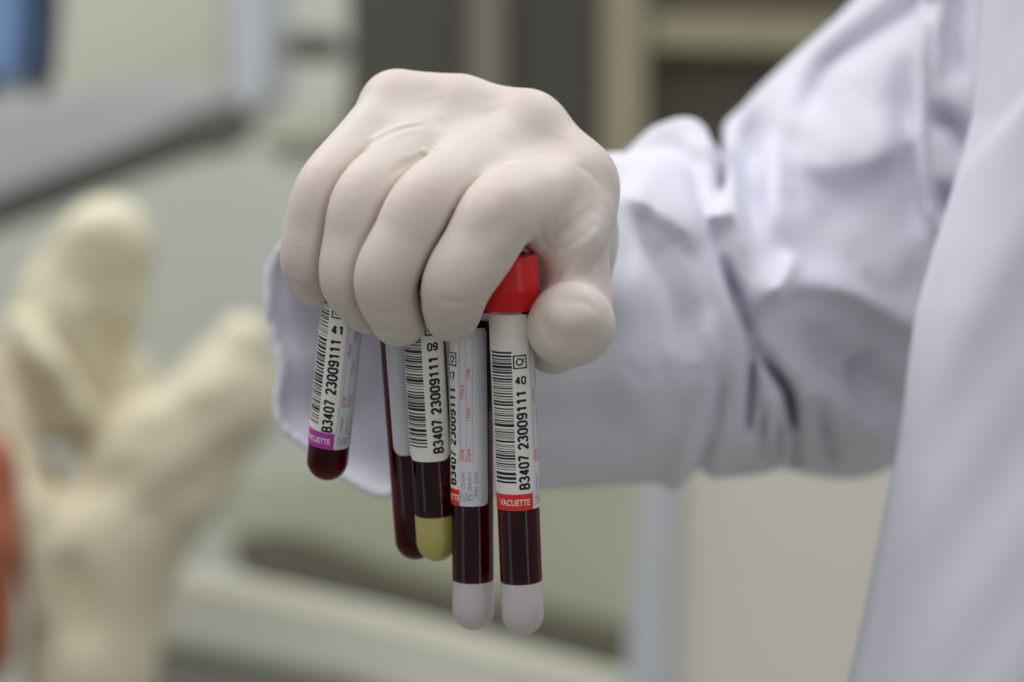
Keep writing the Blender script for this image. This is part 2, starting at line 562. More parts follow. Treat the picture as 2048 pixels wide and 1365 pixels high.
# latex wrinkles
for pts, a, w in (
        ([(712, 316), (745, 290), (780, 268), (815, 255), (850, 248)], -.75, 1.3),
        ([(735, 284), (775, 262), (815, 250), (845, 246)], .6, .8),
        ([(758, 292), (795, 272), (840, 256)], .5, .8),
        ([(782, 350), (810, 330), (845, 310), (890, 297)], -.7, 1.3),
        ([(810, 320), (845, 303), (885, 295)], .6, .8),
        ([(960, 358), (985, 345), (1020, 336), (1055, 333)], -.5, 1.2),
        ([(975, 340), (1010, 331), (1045, 329)], .55, .8),
        ([(664, 236), (690, 208), (716, 192)], .4, .8),
        ([(672, 240), (698, 214), (722, 200)], -.4, .8),
        ([(1086, 496), (1120, 476), (1155, 455), (1190, 418)], -1.6, 2.0),
        ([(1090, 506), (1130, 494), (1170, 468), (1196, 440)], -.9, 1.3),
        ([(1100, 484), (1140, 464), (1180, 428)], .5, 1.0),
        ([(1092, 500), (1128, 485), (1160, 464)], .5, .8),
        ([(1090, 492), (1086, 470), (1082, 452)], -.8, 1.1),
        ([(1118, 560), (1140, 545), (1160, 524)], .5, .9),
        ([(1108, 560), (1130, 545), (1150, 528)], -.4, .9),
        ([(992, 590), (978, 584), (962, 584)], -.6, .9),
        ([(846, 606), (832, 600), (818, 604)], -.5, .8),
        ([(575, 560), (600, 577), (636, 582)], -.6, 2.0),
        ([(655, 610), (680, 622), (712, 628)], -.5, 1.6),
        ([(730, 640), (770, 664), (815, 672), (850, 660)], -.5, 1.8),
        ([(870, 648), (905, 660), (950, 650)], -.3, 1.6),
        ([(1150, 330), (1180, 345), (1200, 372)], -.3, 1.6),
        # hollows between the tendons and at the knuckles
        ([(860, 185), (875, 235)], -.9, 4.5), ([(985, 205), (985, 260)], -.9, 4.5), ([(1110, 260), (1080, 330)], -1.0, 5),
        ([(960, 470), (1010, 455)], -.5, 4), ([(1015, 385), (985, 415)], .5, 4),
        ([(880, 600), (915, 606), (950, 600)], -.35, 1.2), ([(885, 612), (930, 618)], .25, 1), ([(745, 620), (775, 628), (800, 624)], -.3, 1.2), ([(668, 590), (690, 597)], -.3, 1.2), ([(575, 540), (600, 548)], -.3, 1.2), ([(1150, 700), (1120, 712)], -.4, 1.5), ([(1090, 640), (1100, 690)], -.3, 2),
        ([(1095, 618), (1135, 642), (1185, 632)], .9, 3), ([(1112, 612), (1140, 600), (1172, 606), (1192, 628)], -.35, 1.5), ([(1085, 660), (1130, 690), (1180, 685)], -.7, 4)):
    H.fold(pts, a, w)
rng = np.random.default_rng(3)
V, Q = H.mesh(3)
# knuckles where the stretched latex lets the skin through
tone = np.zeros(len(V))
for px, py, dpt, r, a in ((985, 395, -30, 9, .9), (840, 372, -24, 9, .9), (705, 372, -15, 8, .9), (625, 350, -8, 8, .9), (1050, 205, 20, 9, .7),
                          (920, 185, 25, 9, .6), (792, 170, 28, 9, .5), (1165, 320, 15, 13, .7), (1120, 520, 25, 9, .9), (600, 560, -5, 9, .8),
                          (900, 575, -30, 9, .5), (760, 600, -24, 8, .4), (1140, 610, -22, 9, .6), (690, 600, -12, 7, .5), (1150, 440, 10, 10, .5)):
    tone = np.maximum(tone, a * np.exp(-((V - P(px, py, dpt)) ** 2).sum(1) / (r * r)))

M_glove = bpy.data.materials.new('latex_glove')
M_glove.use_nodes = True
nt = M_glove.node_tree
b = nt.nodes['Principled BSDF']
at = nt.nodes.new('ShaderNodeAttribute'); at.attribute_name = 'tone'
tc = nt.nodes.new('ShaderNodeTexCoord')
n1 = nt.nodes.new('ShaderNodeTexNoise'); n1.inputs['Scale'].default_value = 45; n1.inputs['Detail'].default_value = 3
nt.links.new(tc.outputs['Object'], n1.inputs['Vector'])
ma = nt.nodes.new('ShaderNodeMath'); ma.operation = 'MULTIPLY_ADD'
nt.links.new(n1.outputs['Fac'], ma.inputs[0]); ma.inputs[1].default_value = .9; ma.inputs[2].default_value = -.30
ad = nt.nodes.new('ShaderNodeMath'); ad.operation = 'ADD'; ad.use_clamp = True
nt.links.new(ma.outputs[0], ad.inputs[0]); nt.links.new(at.outputs['Fac'], ad.inputs[1])
mx = nt.nodes.new('ShaderNodeMixRGB')
mx.inputs[1].default_value = srgb(221, 212, 204)
mx.inputs[2].default_value = srgb(220, 204, 199)
nt.links.new(ad.outputs[0], mx.inputs[0])
nt.links.new(mx.outputs[0], b.inputs['Base Color'])
b.inputs['Roughness'].default_value = .48
b.inputs['Specular IOR Level'].default_value = .35
b.inputs['Subsurface Weight'].default_value = .25
b.inputs['Subsurface Radius'].default_value = (1, .55, .4)
b.inputs['Subsurface Scale'].default_value = .003
n2 = nt.nodes.new('ShaderNodeTexNoise'); n2.inputs['Scale'].default_value = 900; n2.inputs['Detail'].default_value = 3
nt.links.new(tc.outputs['Object'], n2.inputs['Vector'])
bp = nt.nodes.new('ShaderNodeBump'); bp.inputs['Strength'].default_value = .12; bp.inputs['Distance'].default_value = .0002
nt.links.new(n2.outputs['Fac'], bp.inputs['Height'])
n3 = nt.nodes.new('ShaderNodeTexNoise'); n3.inputs['Scale'].default_value = 95; n3.inputs['Detail'].default_value = 4; n3.inputs['Distortion'].default_value = .8
mp3 = nt.nodes.new('ShaderNodeMapping'); mp3.inputs['Scale'].default_value = (.6, 1, 1.6); mp3.inputs['Rotation'].default_value = (0, .5, .3)
nt.links.new(tc.outputs['Object'], mp3.inputs['Vector']); nt.links.new(mp3.outputs[0], n3.inputs['Vector'])
bq_ = nt.nodes.new('ShaderNodeBump'); bq_.inputs['Strength'].default_value = .35; bq_.inputs['Distance'].default_value = .0007
nt.links.new(n3.outputs['Fac'], bq_.inputs['Height']); nt.links.new(bp.outputs[0], bq_.inputs['Normal']); nt.links.new(bq_.outputs[0], b.inputs['Normal'])

glove = mesh_obj('gloved_hand', WA(V), Q, M_glove, person)
att = glove.data.attributes.new('tone', 'FLOAT', 'POINT')
att.data.foreach_set('value', tone.astype(np.float32))

# ---- coat sleeve
S_ = Field((-100, 30, -72), (236, 330, 185), 1.8)
mm = lambda px, y: px * .15 * (DIST + y) / DIST
A0, E0 = P(776, 640, 72), P(1440, 612, 205)
ax = (E0 - A0) / np.linalg.norm(E0 - A0)
f = np.float32
# wide forearm sleeve, cut square at the cuff
L = float(np.linalg.norm(E0 - A0))
X, Y, Z = S_.X, S_.Y, S_.Z
dx, dy, dz = X - f(A0[0]), Y - f(A0[1]), Z - f(A0[2])
t = dx * f(ax[0]) + dy * f(ax[1]) + dz * f(ax[2])
upv = np.array([0, 0, 1.0]); upv -= ax * (upv @ ax); upv /= np.linalg.norm(upv)
sdv = np.cross(ax, upv)
cu = dx * f(upv[0]) + dy * f(upv[1]) + dz * f(upv[2])
cs_ = dx * f(sdv[0]) + dy * f(sdv[1]) + dz * f(sdv[2])
ang = np.arctan2(cs_, cu)
rad = np.sqrt(cu * cu + cs_ * cs_)
# soft irregular round section that waves at the hem
wav = 1.4 * np.sin(5 * ang + .6) + 1.0 * np.sin(9 * ang + 2.0 + t * .02) + .6 * np.sin(14 * ang)
rim = 60.0 + (66.0 - 60.0) * np.clip(t / L, 0, 1) + 1.7 * np.exp(-((t - 2) / 4.5) ** 2) + wav * np.clip(1.8 - t / 50, .25, 1.8)
rim = rim - 6.5 * np.clip(np.cos(ang), 0, 1) ** 2 * np.clip(t / 40, .3, 1) * np.clip((L + 8 - t) / 40, .2, 1)
cut = -(t + 2.2 * np.sin(3 * ang + 1) + 1.2 * np.sin(8 * ang))      # <0 inside
outer = np.maximum(rad - rim, t - f(L + 10))
inner = np.maximum(rad - (rim - 4.2 - np.maximum(0, t - 35) * .22), t - f(130))
outer = np.maximum(outer, cut)
# upper arm
up = S_.chain([(P(1655, 655, 235), mm(292, 235)), (P(1785, 480, 238), mm(378, 238)), (P(1995, 60, 225), mm(268, 225))], 24)
up = smin(up, S_.cone(P(1700, 830, 225), P(1560, 790, 215), mm(118, 225), mm(130, 215)), 10)
up = smin(up, S_.chain([(P(1290, 316, 180), 7), (P(1330, 296, 184), 8), (P(1370, 286, 180), 8.5), (P(1408, 330, 160), 8), (P(1430, 420, 148), 7)], 5), 3)
up = smin(up, S_.cone(P(1960, 300, 225), P(2060, 700, 230), mm(180, 225), mm(200, 230)), 20)
d = smin(outer.astype(f), up.astype(f), 4)
S_.F = d.astype(f)
# drape of the cloth: folds with a soft and a steep flank, as raised or sunk distance over the sleeve
GX, GY, GS = np.arange(1150, 2100, 4.0), np.arange(-80, 1080, 4.0), 4.0
mx_g, my_g = np.meshgrid(GX, GY, indexing='ij')
Dm = np.zeros_like(mx_g)


def drape(pts, amp, wp, wn, ends=(1, 1)):
    A = np.array([pts[0]] + list(pts) + [pts[-1]], float)
    out = []
    for i in range(1, len(A) - 2):
        for j in range(8):
            t = j / 8
            out.append(.5 * (2 * A[i] + (A[i + 1] - A[i - 1]) * t + (2 * A[i - 1] - 5 * A[i] + 4 * A[i + 1] - A[i + 2]) * t * t + (3 * A[i] - A[i - 1] - 3 * A[i + 1] + A[i + 2]) * t ** 3))
    out.append(A[-2])
    N = len(out) - 1
    best = np.full(mx_g.shape, 1e9); sg = np.zeros_like(mx_g); uu_ = np.zeros_like(mx_g)
    for i in range(N):
        p, q = out[i], out[i + 1]
        v = q - p
        l2 = v @ v + 1e-9
        t = np.clip(((mx_g - p[0]) * v[0] + (my_g - p[1]) * v[1]) / l2, 0, 1)
        ex_, ey_ = mx_g - p[0] - t * v[0], my_g - p[1] - t * v[1]
        dd = np.hypot(ex_, ey_)
        m = dd < best
        best[m] = dd[m]
        sg[m] = (ex_ * v[1] - ey_ * v[0])[m]
        uu_[m] = ((i + t) / N)[m]
    w_ = np.where(sg > 0, wp, wn)
    env = np.ones_like(uu_)
    if ends[0]: env *= np.clip(uu_ * 3.2, 0, 1)
    if ends[1]: env *= np.clip((1 - uu_) * 3.2, 0, 1)
    env = env * env * (3 - 2 * env)
    Dm[...] += amp * env * np.exp(-(best / w_) ** 2)


for q in (
        ([(1610, 250), (1625, 200), (1660, 130), (1755, 60), (1850, 0)], -9, 26, 30, (1, 0)),
        ([(1575, 285), (1650, 330), (1720, 326), (1790, 290), (1838, 220)], 10, 100, 26),
        ([(1575, 150), (1545, 300), (1555, 420), (1595, 530)], 6, 50, 24),
        ([(1510, 210), (1503, 340), (1514, 490)], -7, 22, 20),
        ([(1455, 190), (1453, 330), (1478, 430), (1505, 560)], 5, 20, 18),
        ([(1492, 622), (1545, 600), (1600, 575), (1700, 590), (1825, 660)], 9, 60, 15, (1, 0)),
        ([(1585, 500), (1572, 550), (1530, 605)], 6, 18, 18),
        ([(1560, 650), (1680, 720), (1800, 810)], -7, 40, 40, (1, 0)),
        ([(1590, 770), (1700, 850), (1790, 890)], 5, 50, 40),
        ([(1660, 430), (1740, 520), (1830, 560)], 4, 60, 40),
        ([(1852, -40), (1843, 200), (1846, 330), (1862, 440), (1890, 510)], 7, 9, 13, (0, 1)),
        ([(1822, 100), (1818, 330), (1842, 480)], -9, 22, 32),
        ([(1885, 238), (1912, 255), (1935, 290)], -14, 24, 22, (0, 0)), ([(1888, 360), (1897, 440)], -11, 16, 16),
        ([(1918, -60), (1905, 80), (1912, 175)], -10, 20, 18, (0, 1)),
        ([(1882, -60), (1874, 60), (1876, 180)], 4, 12, 12, (0, 1)),
        # inside of the elbow
        ([(1392, 330), (1405, 400), (1428, 470), (1452, 545), (1482, 620)], -4, 16, 14), ([(1440, 500), (1462, 570), (1482, 620), (1498, 665), (1506, 710)], -10, 15, 11),
        ([(1502, 665), (1502, 780), (1494, 880)], -10, 10, 8), ([(1502, 680), (1548, 742), (1578, 788), (1588, 865)], -17, 9, 11),
        ([(1584, 800), (1592, 880), (1591, 940)], -6, 8, 8), ([(1560, 830), (1556, 935)], -5, 6, 7), ([(1632, 790), (1655, 870), (1674, 940)], -7, 14, 10),
        ([(1526, 800), (1524, 930)], -4, 6, 6),
        ([(1545, 780), (1538, 900)], 3, 8, 8),
        # forearm
        ([(1235, 375), (1320, 430), (1410, 505)], 6, 75, 16),
        ([(1262, 410), (1318, 520), (1355, 620), (1378, 730)], -6, 28, 26),
        ([(1425, 610), (1412, 760), (1350, 980)], 4, 14, 26, (1, 0)),
        ([(1450, 700), (1428, 850), (1385, 985)], -5, 12, 12, (1, 0)),
        ([(1240, 500), (1262, 700), (1290, 900)], 4, 55, 55),
        ([(1335, 300), (1368, 306), (1390, 360), (1397, 420)], -2.5, 13, 13),
        ([(1437, 255), (1444, 335), (1438, 405)], -13, 9, 9),
        ([(1412, 425), (1440, 432), (1468, 415)], 4, 14, 14),
        ([(1222, 400), (1250, 470), (1262, 560)], -2.5, 16, 16)):
    drape(*q)
rr_ = random.Random(21)
for _ in range(46):      # small crumples of worn cotton
    cx_, cy_ = rr_.uniform(1230, 1900), rr_.uniform(120, 930)
    an, ln = rr_.uniform(.6, 2.2), rr_.uniform(30, 90)
    drape([(cx_, cy_), (cx_ + ln * math.cos(an) * .5 + rr_.uniform(-8, 8), cy_ + ln * math.sin(an) * .5), (cx_ + ln * math.cos(an), cy_ + ln * math.sin(an))],
          rr_.choice((-1, 1)) * rr_.uniform(.4, 1.3), rr_.uniform(7, 20), rr_.uniform(7, 14))
per = f(.15) * (f(DIST) + S_.Y) / f(DIST)
gx = np.clip((f(1024) + S_.X / per + S_.Z * 0 - f(GX[0])) / f(GS), 0, len(GX) - 1.01)
gy = np.clip((f(682.5) - S_.Z / per + S_.X * 0 - f(GY[0])) / f(GS), 0, len(GY) - 1.01)
ix, iy = gx.astype(np.int32), gy.astype(np.int32)
gx -= ix; gy -= iy
Dm = Dm.astype(f)
add = (Dm[ix, iy] * (1 - gx) + Dm[ix + 1, iy] * gx) * (1 - gy) + (Dm[ix, iy + 1] * (1 - gx) + Dm[ix + 1, iy + 1] * gx) * gy
S_.F -= add * np.clip((f(262) - S_.Y) / f(30), 0, 1)
del gx, gy, ix, iy, add
S_.F = np.maximum(S_.F, -inner.astype(f))
V, Q = S_.mesh(2)
M_coat = mat('coat_cotton', srgb(223, 223, 235), .85, .015, 15, spec=.04)
nt = M_coat.node_tree
b = nt.nodes['Principled BSDF']
b.inputs['Roughness'].default_value = 1.0
tc = nt.nodes.new('ShaderNodeTexCoord')
wv = nt.nodes.new('ShaderNodeTexWave'); wv.inputs['Scale'].default_value = 700; wv.bands_direction = 'DIAGONAL'
wv.inputs['Distortion'].default_value = .6
nt.links.new(tc.outputs['Object'], wv.inputs['Vector'])
nz = nt.nodes.new('ShaderNodeTexNoise'); nz.inputs['Scale'].default_value = 60; nz.inputs['Detail'].default_value = 6
nt.links.new(tc.outputs['Object'], nz.inputs['Vector'])
b1 = nt.nodes.new('ShaderNodeBump'); b1.inputs['Strength'].default_value = .05; b1.inputs['Distance'].default_value = .0002
b2 = nt.nodes.new('ShaderNodeBump'); b2.inputs['Strength'].default_value = .25; b2.inputs['Distance'].default_value = .0012
nt.links.new(wv.outputs['Fac'], b1.inputs['Height']); nt.links.new(nz.outputs['Fac'], b2.inputs['Height'])
nt.links.new(b1.outputs[0], b2.inputs['Normal']); nt.links.new(b2.outputs[0], b.inputs['Normal'])
mesh_obj('coat_sleeve', WA(V), Q, M_coat, person)

# ---- coat front panel at the right edge
edge = [(1985, -120), (1968, 0), (1956, 110), (1948, 235), (1908, 380), (1868, 500), (1838, 620), (1816, 760), (1796, 900), (1768, 1050), (1736, 1190), (1700, 1365), (1675, 1500)]
rows, cols = 120, 60
ey = np.array([e[1] for e in edge]); ex = np.array([e[0] for e in edge])
V = []
for i in range(rows + 1):
    py = -110 + 1590 * i / rows
    x0 = np.interp(py, ey, ex) + 2 * math.sin(py / 60)
    for j in range(-8, cols + 1):
        if j < 0:       # the cloth turns back behind its own edge
            px = x0 + (-j) * 9
            y = 112 + 4 * (1 - math.cos(math.pi * min(1, -j / 3)))
        else:
            s = j / cols
            px = x0 + (2420 - x0) * s ** 1.1
            y = 112 - 46 * (1 - math.exp(-s * 5.5)) - 3 * math.exp(-((s - .03) / .03) ** 2)
            # diagonal drape
            q = (px - 2048) * .86 + (py - 640) * .5
            y += 2.0 * math.sin(q / 74 + .4) * min(1, s * 5) + .7 * math.sin(q / 27 + py / 300) * min(1, s * 6)
            # lapel step
            ln = (px - 1962) * .745 + (py - 300) * .667
            st = 1 / (1 + math.exp(-ln / 3.0))
            y += -4.5 * st + 4
        V.append(P(px, py, y))
nc = cols + 9
Fq = [(i * nc + j, (i + 1) * nc + j, (i + 1) * nc + j + 1, i * nc + j + 1) for i in range(rows) for j in range(nc - 1)]
cf = mesh_obj('coat_front', WA(np.array(V)), np.array(Fq), M_coat, person)
so = cf.modifiers.new('thickness', 'SOLIDIFY'); so.thickness = .0012; so.offset = 0

# ================================================================== blood tubes
M_tube = bpy.data.materials.new('clear_tube_plastic')
M_tube.use_nodes = True
nt = M_tube.node_tree
nt.nodes.remove(nt.nodes['Principled BSDF'])
g_ = nt.nodes.new('ShaderNodeBsdfGlossy'); g_.inputs['Roughness'].default_value = .09
ge_ = nt.nodes.new('ShaderNodeNewGeometry'); mu_ = nt.nodes.new('ShaderNodeMath'); mu_.operation = 'SUBTRACT'; mu_.use_clamp = True
t_ = nt.nodes.new('ShaderNodeBsdfTransparent'); t_.inputs[0].default_value = (.97, .96, .97, 1)
fr_ = nt.nodes.new('ShaderNodeFresnel'); fr_.inputs[0].default_value = 1.4
mx_ = nt.nodes.new('ShaderNodeMixShader')
nt.links.new(fr_.outputs[0], mu_.inputs[0]); nt.links.new(ge_.outputs['Backfacing'], mu_.inputs[1]); nt.links.new(mu_.outputs[0], mx_.inputs[0]); nt.links.new(t_.outputs[0], mx_.inputs[1]); nt.links.new(g_.outputs[0], mx_.inputs[2])
nt.links.new(mx_.outputs[0], nt.nodes['Material Output'].inputs[0])
M_blood = bpy.data.materials.new('blood')
M_blood.use_nodes = True
nt = M_blood.node_tree
pb = nt.nodes['Principled BSDF']
pb.inputs['Roughness'].default_value = .3
pb.inputs['Specular IOR Level'].default_value = .0
tcb = nt.nodes.new('ShaderNodeTexCoord'); nb = nt.nodes.new('ShaderNodeTexNoise'); nb.inputs['Scale'].default_value = 150
cb = nt.nodes.new('ShaderNodeMixRGB'); cb.inputs[1].default_value = (.026, .002, .006, 1); cb.inputs[2].default_value = (.044, .003, .009, 1)
nt.links.new(tcb.outputs['Object'], nb.inputs['Vector']); nt.links.new(nb.outputs['Fac'], cb.inputs[0]); nt.links.new(cb.outputs[0], pb.inputs['Base Color'])
tb_ = nt.nodes.new('ShaderNodeBsdfTransparent'); mb = nt.nodes.new('ShaderNodeMixShader'); mb.inputs[0].default_value = .45
nt.links.new(tb_.outputs[0], mb.inputs[1]); nt.links.new(pb.outputs[0], mb.inputs[2])
nt.links.new(mb.outputs[0], nt.nodes['Material Output'].inputs[0])
va = nt.nodes.new('ShaderNodeVolumeAbsorption'); va.inputs['Color'].default_value = (.9, 0, .1, 1); va.inputs['Density'].default_value = 2100
nt.links.new(va.outputs[0], nt.nodes['Material Output'].inputs['Volume'])
M_gelw = mat('white_gel', srgb(244, 240, 238), .3, .03, 200, sss=.4)
M_gely = mat('yellow_gel', srgb(232, 226, 140), .3, .06, 200, sss=.4, sssr=(1, .9, .3))
for m_, fac in ((M_gelw, .88), (M_gely, .90)):       # milky: a little of what is behind shows through
    nt = m_.node_tree
    out_ = nt.nodes['Material Output']; p_ = nt.nodes['Principled BSDF']
    t_g = nt.nodes.new('ShaderNodeBsdfTransparent'); t_g.inputs[0].default_value = (.85, .84, .8, 1)
    tl_ = nt.nodes.new('ShaderNodeBsdfTranslucent'); tl_.inputs[0].default_value = ((.8, .78, .78, 1) if m_ is M_gelw else (.75, .70, .25, 1))
    a1 = nt.nodes.new('ShaderNodeMixShader'); a1.inputs[0].default_value = .35
    a2 = nt.nodes.new('ShaderNodeMixShader'); a2.inputs[0].default_value = fac
    nt.links.new(p_.outputs[0], a1.inputs[1]); nt.links.new(tl_.outputs[0], a1.inputs[2])
    nt.links.new(t_g.outputs[0], a2.inputs[1]); nt.links.new(a1.outputs[0], a2.inputs[2])
    nt.links.new(a2.outputs[0], out_.inputs[0])
M_cap = mat('red_stopper', (.72, .003, .008), .32, .05, 200, coat=.15)
M_capp = mat('purple_stopper', srgb(150, 50, 150), .35, .05, 200)
M_paper = mat('label_paper', srgb(214, 216, 224), .55, .02, 300)
M_stick = mat('sticker_paper', srgb(236, 233, 226), .5, .02, 300)
M_ink = mat('black_ink', (.012, .012, .02), .5, .1, 300)
M_redink = mat('red_ink', srgb(214, 70, 60), .5, .05, 300)
M_purink = mat('purple_ink', srgb(190, 70, 170), .5, .05, 300)
M_redband = mat('red_band', srgb(228, 48, 30), .45, .03, 300)
M_purband = mat('purple_band', srgb(184, 52, 168), .45, .03, 300)
M_grink = mat('grey_ink', srgb(96, 98, 104), .5, .05, 300)
M_wink = mat('white_ink', srgb(240, 238, 236), .5, .02, 300)

R0 = 6.5


def lathe(profile, seg=64):
    """profile: list of (r, z) mm -> verts (m), faces; r==0 ends become poles"""
    V, Fc, rings = [], [], []
    for r, z in profile:
        if r < 1e-6:
            rings.append([len(V)])
            V.append((0, 0, z * .001))
        else:
            s0 = len(V)
            for k in range(seg):
                a = 2 * math.pi * k / seg
                V.append((r * math.sin(a) * .001, -r * math.cos(a) * .001, z * .001))
            rings.append(list(range(s0, s0 + seg)))
    for a, b in zip(rings[:-1], rings[1:]):
        for k in range(seg):
            k2 = (k + 1) % seg
            if len(a) == 1 and len(b) == 1: continue
            if len(a) == 1: Fc.append((a[0], b[k2], b[k]))
            elif len(b) == 1: Fc.append((a[k], a[k2], b[0]))
            else: Fc.append((a[k], a[k2], b[k2], b[k]))
    return V, Fc


def cyl(th, v, r):
    a = math.radians(th)
    return (r * math.sin(a) * .001, -r * math.cos(a) * .001, v * .001)


def patch(name, t0, t1, v0, v1, r, m, parent, cr=1.5, thick=.05):
    """curved paper patch with rounded corners, angles in degrees, heights in mm"""
    arc = math.pi / 180 * r
    vs = [v0 + cr * (1 - math.cos(math.pi / 2 * i / 6)) for i in range(6)] + [v0 + cr + (v1 - v0 - 2 * cr) * i / 10 for i in range(11)] + \
         [v1 - cr * (1 - math.sin(math.pi / 2 * (5 - i) / 6 + 0)) if False else v1 - cr + cr * math.sin(math.pi / 2 * (i + 1) / 6) for i in range(6)]
    n = 28
    V, Fc = [], []
    for v in vs:
        dv = max(0, cr - (v - v0), cr - (v1 - v))
        dv = min(dv, cr)
        ins = (cr - math.sqrt(max(0, cr * cr - dv * dv))) / arc if cr > 0 else 0
        for layer in (0, 1):
            for k in range(n + 1):
                th = (t0 + ins) + (t1 - t0 - 2 * ins) * k / n
                V.append(cyl(th, v, r + (thick if layer == 0 else 0)))
    w_ = 2 * (n + 1)
    R = len(vs)
    for i in range(R - 1):
        for k in range(n):
            a = i * w_ + k
            Fc.append((a, a + 1, a + w_ + 1, a + w_))
            bq = a + n + 1
            Fc.append((bq, bq + w_, bq + w_ + 1, bq + 1))
        a = i * w_
        Fc.append((a, a + w_, a + w_ + n + 1, a + n + 1))
        a = i * w_ + n
        Fc.append((a, a + n + 1, a + w_ + n + 1, a + w_))
    for k in range(n):
        Fc.append((k, k + n + 1, k + n + 2, k + 1))
        a = (R - 1) * w_ + k
        Fc.append((a, a + 1, a + n + 2, a + n + 1))
    o = mesh_obj(name, V, Fc, m, parent, smooth=True, world_space=False)
    return o


def _arc(cx, cy, rx, ry, a0, a1, n=10):
    return [(cx + rx * math.cos(math.radians(a0 + (a1 - a0) * i / n)), cy + ry * math.sin(math.radians(a0 + (a1 - a0) * i / n))) for i in range(n + 1)]


GLYPH = {
    '0': [_arc(.21, .62, .21, .22, 0, 180) + _arc(.21, .22, .21, .22, 180, 360) + [(.42, .62)]],
    '1': [[(.04, .64), (.26, .84)], [(.26, .86), (.26, -.02)]],
    '2': [_arc(.21, .61, .21, .23, 170, -30) + [(.02, .0)], [(-.02, 0), (.44, 0)]],
    '3': [_arc(.19, .63, .20, .21, 160, -90), _arc(.19, .22, .23, .22, 90, -160)],
    '4': [[(.31, -.02), (.31, .86)], [(.29, .84), (.0, .24)], [(-.02, .22), (.46, .22)]],
    '7': [[(-.03, .84), (.44, .84)], [(.41, .82), (.27, .45), (.15, -.04)]],
    '9': [_arc(.21, .6, .21, .24, 0, 360, 18), [(.42, .6), (.42, .22)] + _arc(.21, .21, .21, .21, 0, -165)],
    'B': [[(.0, -.04), (.0, .88)], [(0, .84)] + _arc(.2, .64, .2, .2, 90, -90) + [(0, .44)], [(0, .44)] + _arc(.2, .22, .23, .22, 90, -90) + [(0, 0)]],
}


def glyph_mesh(txt, wt=.215, adv=.66):
    bm = bmesh.new()
    x = 0
    for chq in txt:
        for pl in GLYPH[chq]:
            L_ = []
            for i, p in enumerate(pl):
                a = Vector(pl[max(0, i - 1)]); b = Vector(pl[min(len(pl) - 1, i + 1)])
                t = (b - a).normalized()
                n = Vector((-t.y, t.x)) * wt / 2
                L_.append((bm.verts.new((x + p[0] + n.x, p[1] + n.y, 0)), bm.verts.new((x + p[0] - n.x, p[1] - n.y, 0))))
            for a, b in zip(L_[:-1], L_[1:]):
                bm.faces.new((a[0], a[1], b[1], b[0]))
        x += adv
    return bm


class Ink:
    """flat print wrapped round a tube"""
    def __init__(s, r): s.V, s.F, s.r = [], [], r

    def rect(s, t0, t1, v0, v1):
        n = max(1, int(abs(t1 - t0) / 5))
        b0 = len(s.V)
        for k in range(n + 1):
            th = t0 + (t1 - t0) * k / n
            s.V += [cyl(th, v0, s.r), cyl(th, v1, s.r)]
        for k in range(n):
            a = b0 + 2 * k
            s.F.append((a, a + 2, a + 3, a + 1))

    def text(s, txt, tc, vc, length, height, vertical=True, bold=.012):
        """centre angle tc (deg), centre height vc; length along reading direction, height of capitals (mm)"""
        if all(q_ in GLYPH for q_ in txt):
            return s._place(glyph_mesh(txt), tc, vc, length, height, vertical)
        cu = bpy.data.curves.new('t', 'FONT')
        cu.body = txt
        cu.resolution_u = 3
        cu.offset = bold
        ob = bpy.data.objects.new('t', cu)
        COL.objects.link(ob)
        dg = bpy.context.evaluated_depsgraph_get()
        dg.update()
        me = bpy.data.meshes.new_from_object(ob.evaluated_get(dg))
        bpy.data.objects.remove(ob)
        bpy.data.curves.remove(cu)
        bm = bmesh.new()
        bm.from_mesh(me)
        bpy.data.meshes.remove(me)
        s._place(bm, tc, vc, length, height, vertical)

    def _place(s, bm, tc, vc, length, height, vertical):
        xs = [v.co.x for v in bm.verts]; ys = [v.co.y for v in bm.verts]
        x0, x1, y0, y1 = min(xs), max(xs), min(ys), max(ys)
        for v in bm.verts:
            v.co.x = (v.co.x - (x0 + x1) / 2) / (x1 - x0) * length
            v.co.y = (v.co.y - (y0 + y1) / 2) / (y1 - y0) * height
            v.co.z = 0
        span = height if vertical else length
        no = Vector((0, 1, 0)) if vertical else Vector((1, 0, 0))
        st = .45
        c = -span / 2 + st
        while c < span / 2:
            bmesh.ops.bisect_plane(bm, geom=bm.verts[:] + bm.edges[:] + bm.faces[:], plane_co=no * c, plane_no=no)
            c += st
        b0 = len(s.V)
        bm.verts.index_update()
        for v in bm.verts:
            if vertical:
                u, w_ = -v.co.y, v.co.x
            else:
                u, w_ = v.co.x, v.co.y
            s.V.append(cyl(tc + math.degrees(u / R0), vc + w_, s.r))
        for fc in bm.faces:
            s.F.append(tuple(b0 + v.index for v in fc.verts))
        bm.free()

    def make(s, name, m, parent):
        return mesh_obj(name, s.V, s.F, m, parent, smooth=False, world_space=False)


def barcode(ink, t0, t1, v0, v1, seed):
    r = random.Random(seed)
    v = v0
    while v < v1:
        w_ = r.choice((.22, .22, .42, .42, .62, .9))
        ink.rect(t0, t1, v, min(v + w_, v1))
        v += w_ + r.choice((.26, .26, .46, .46, .7))


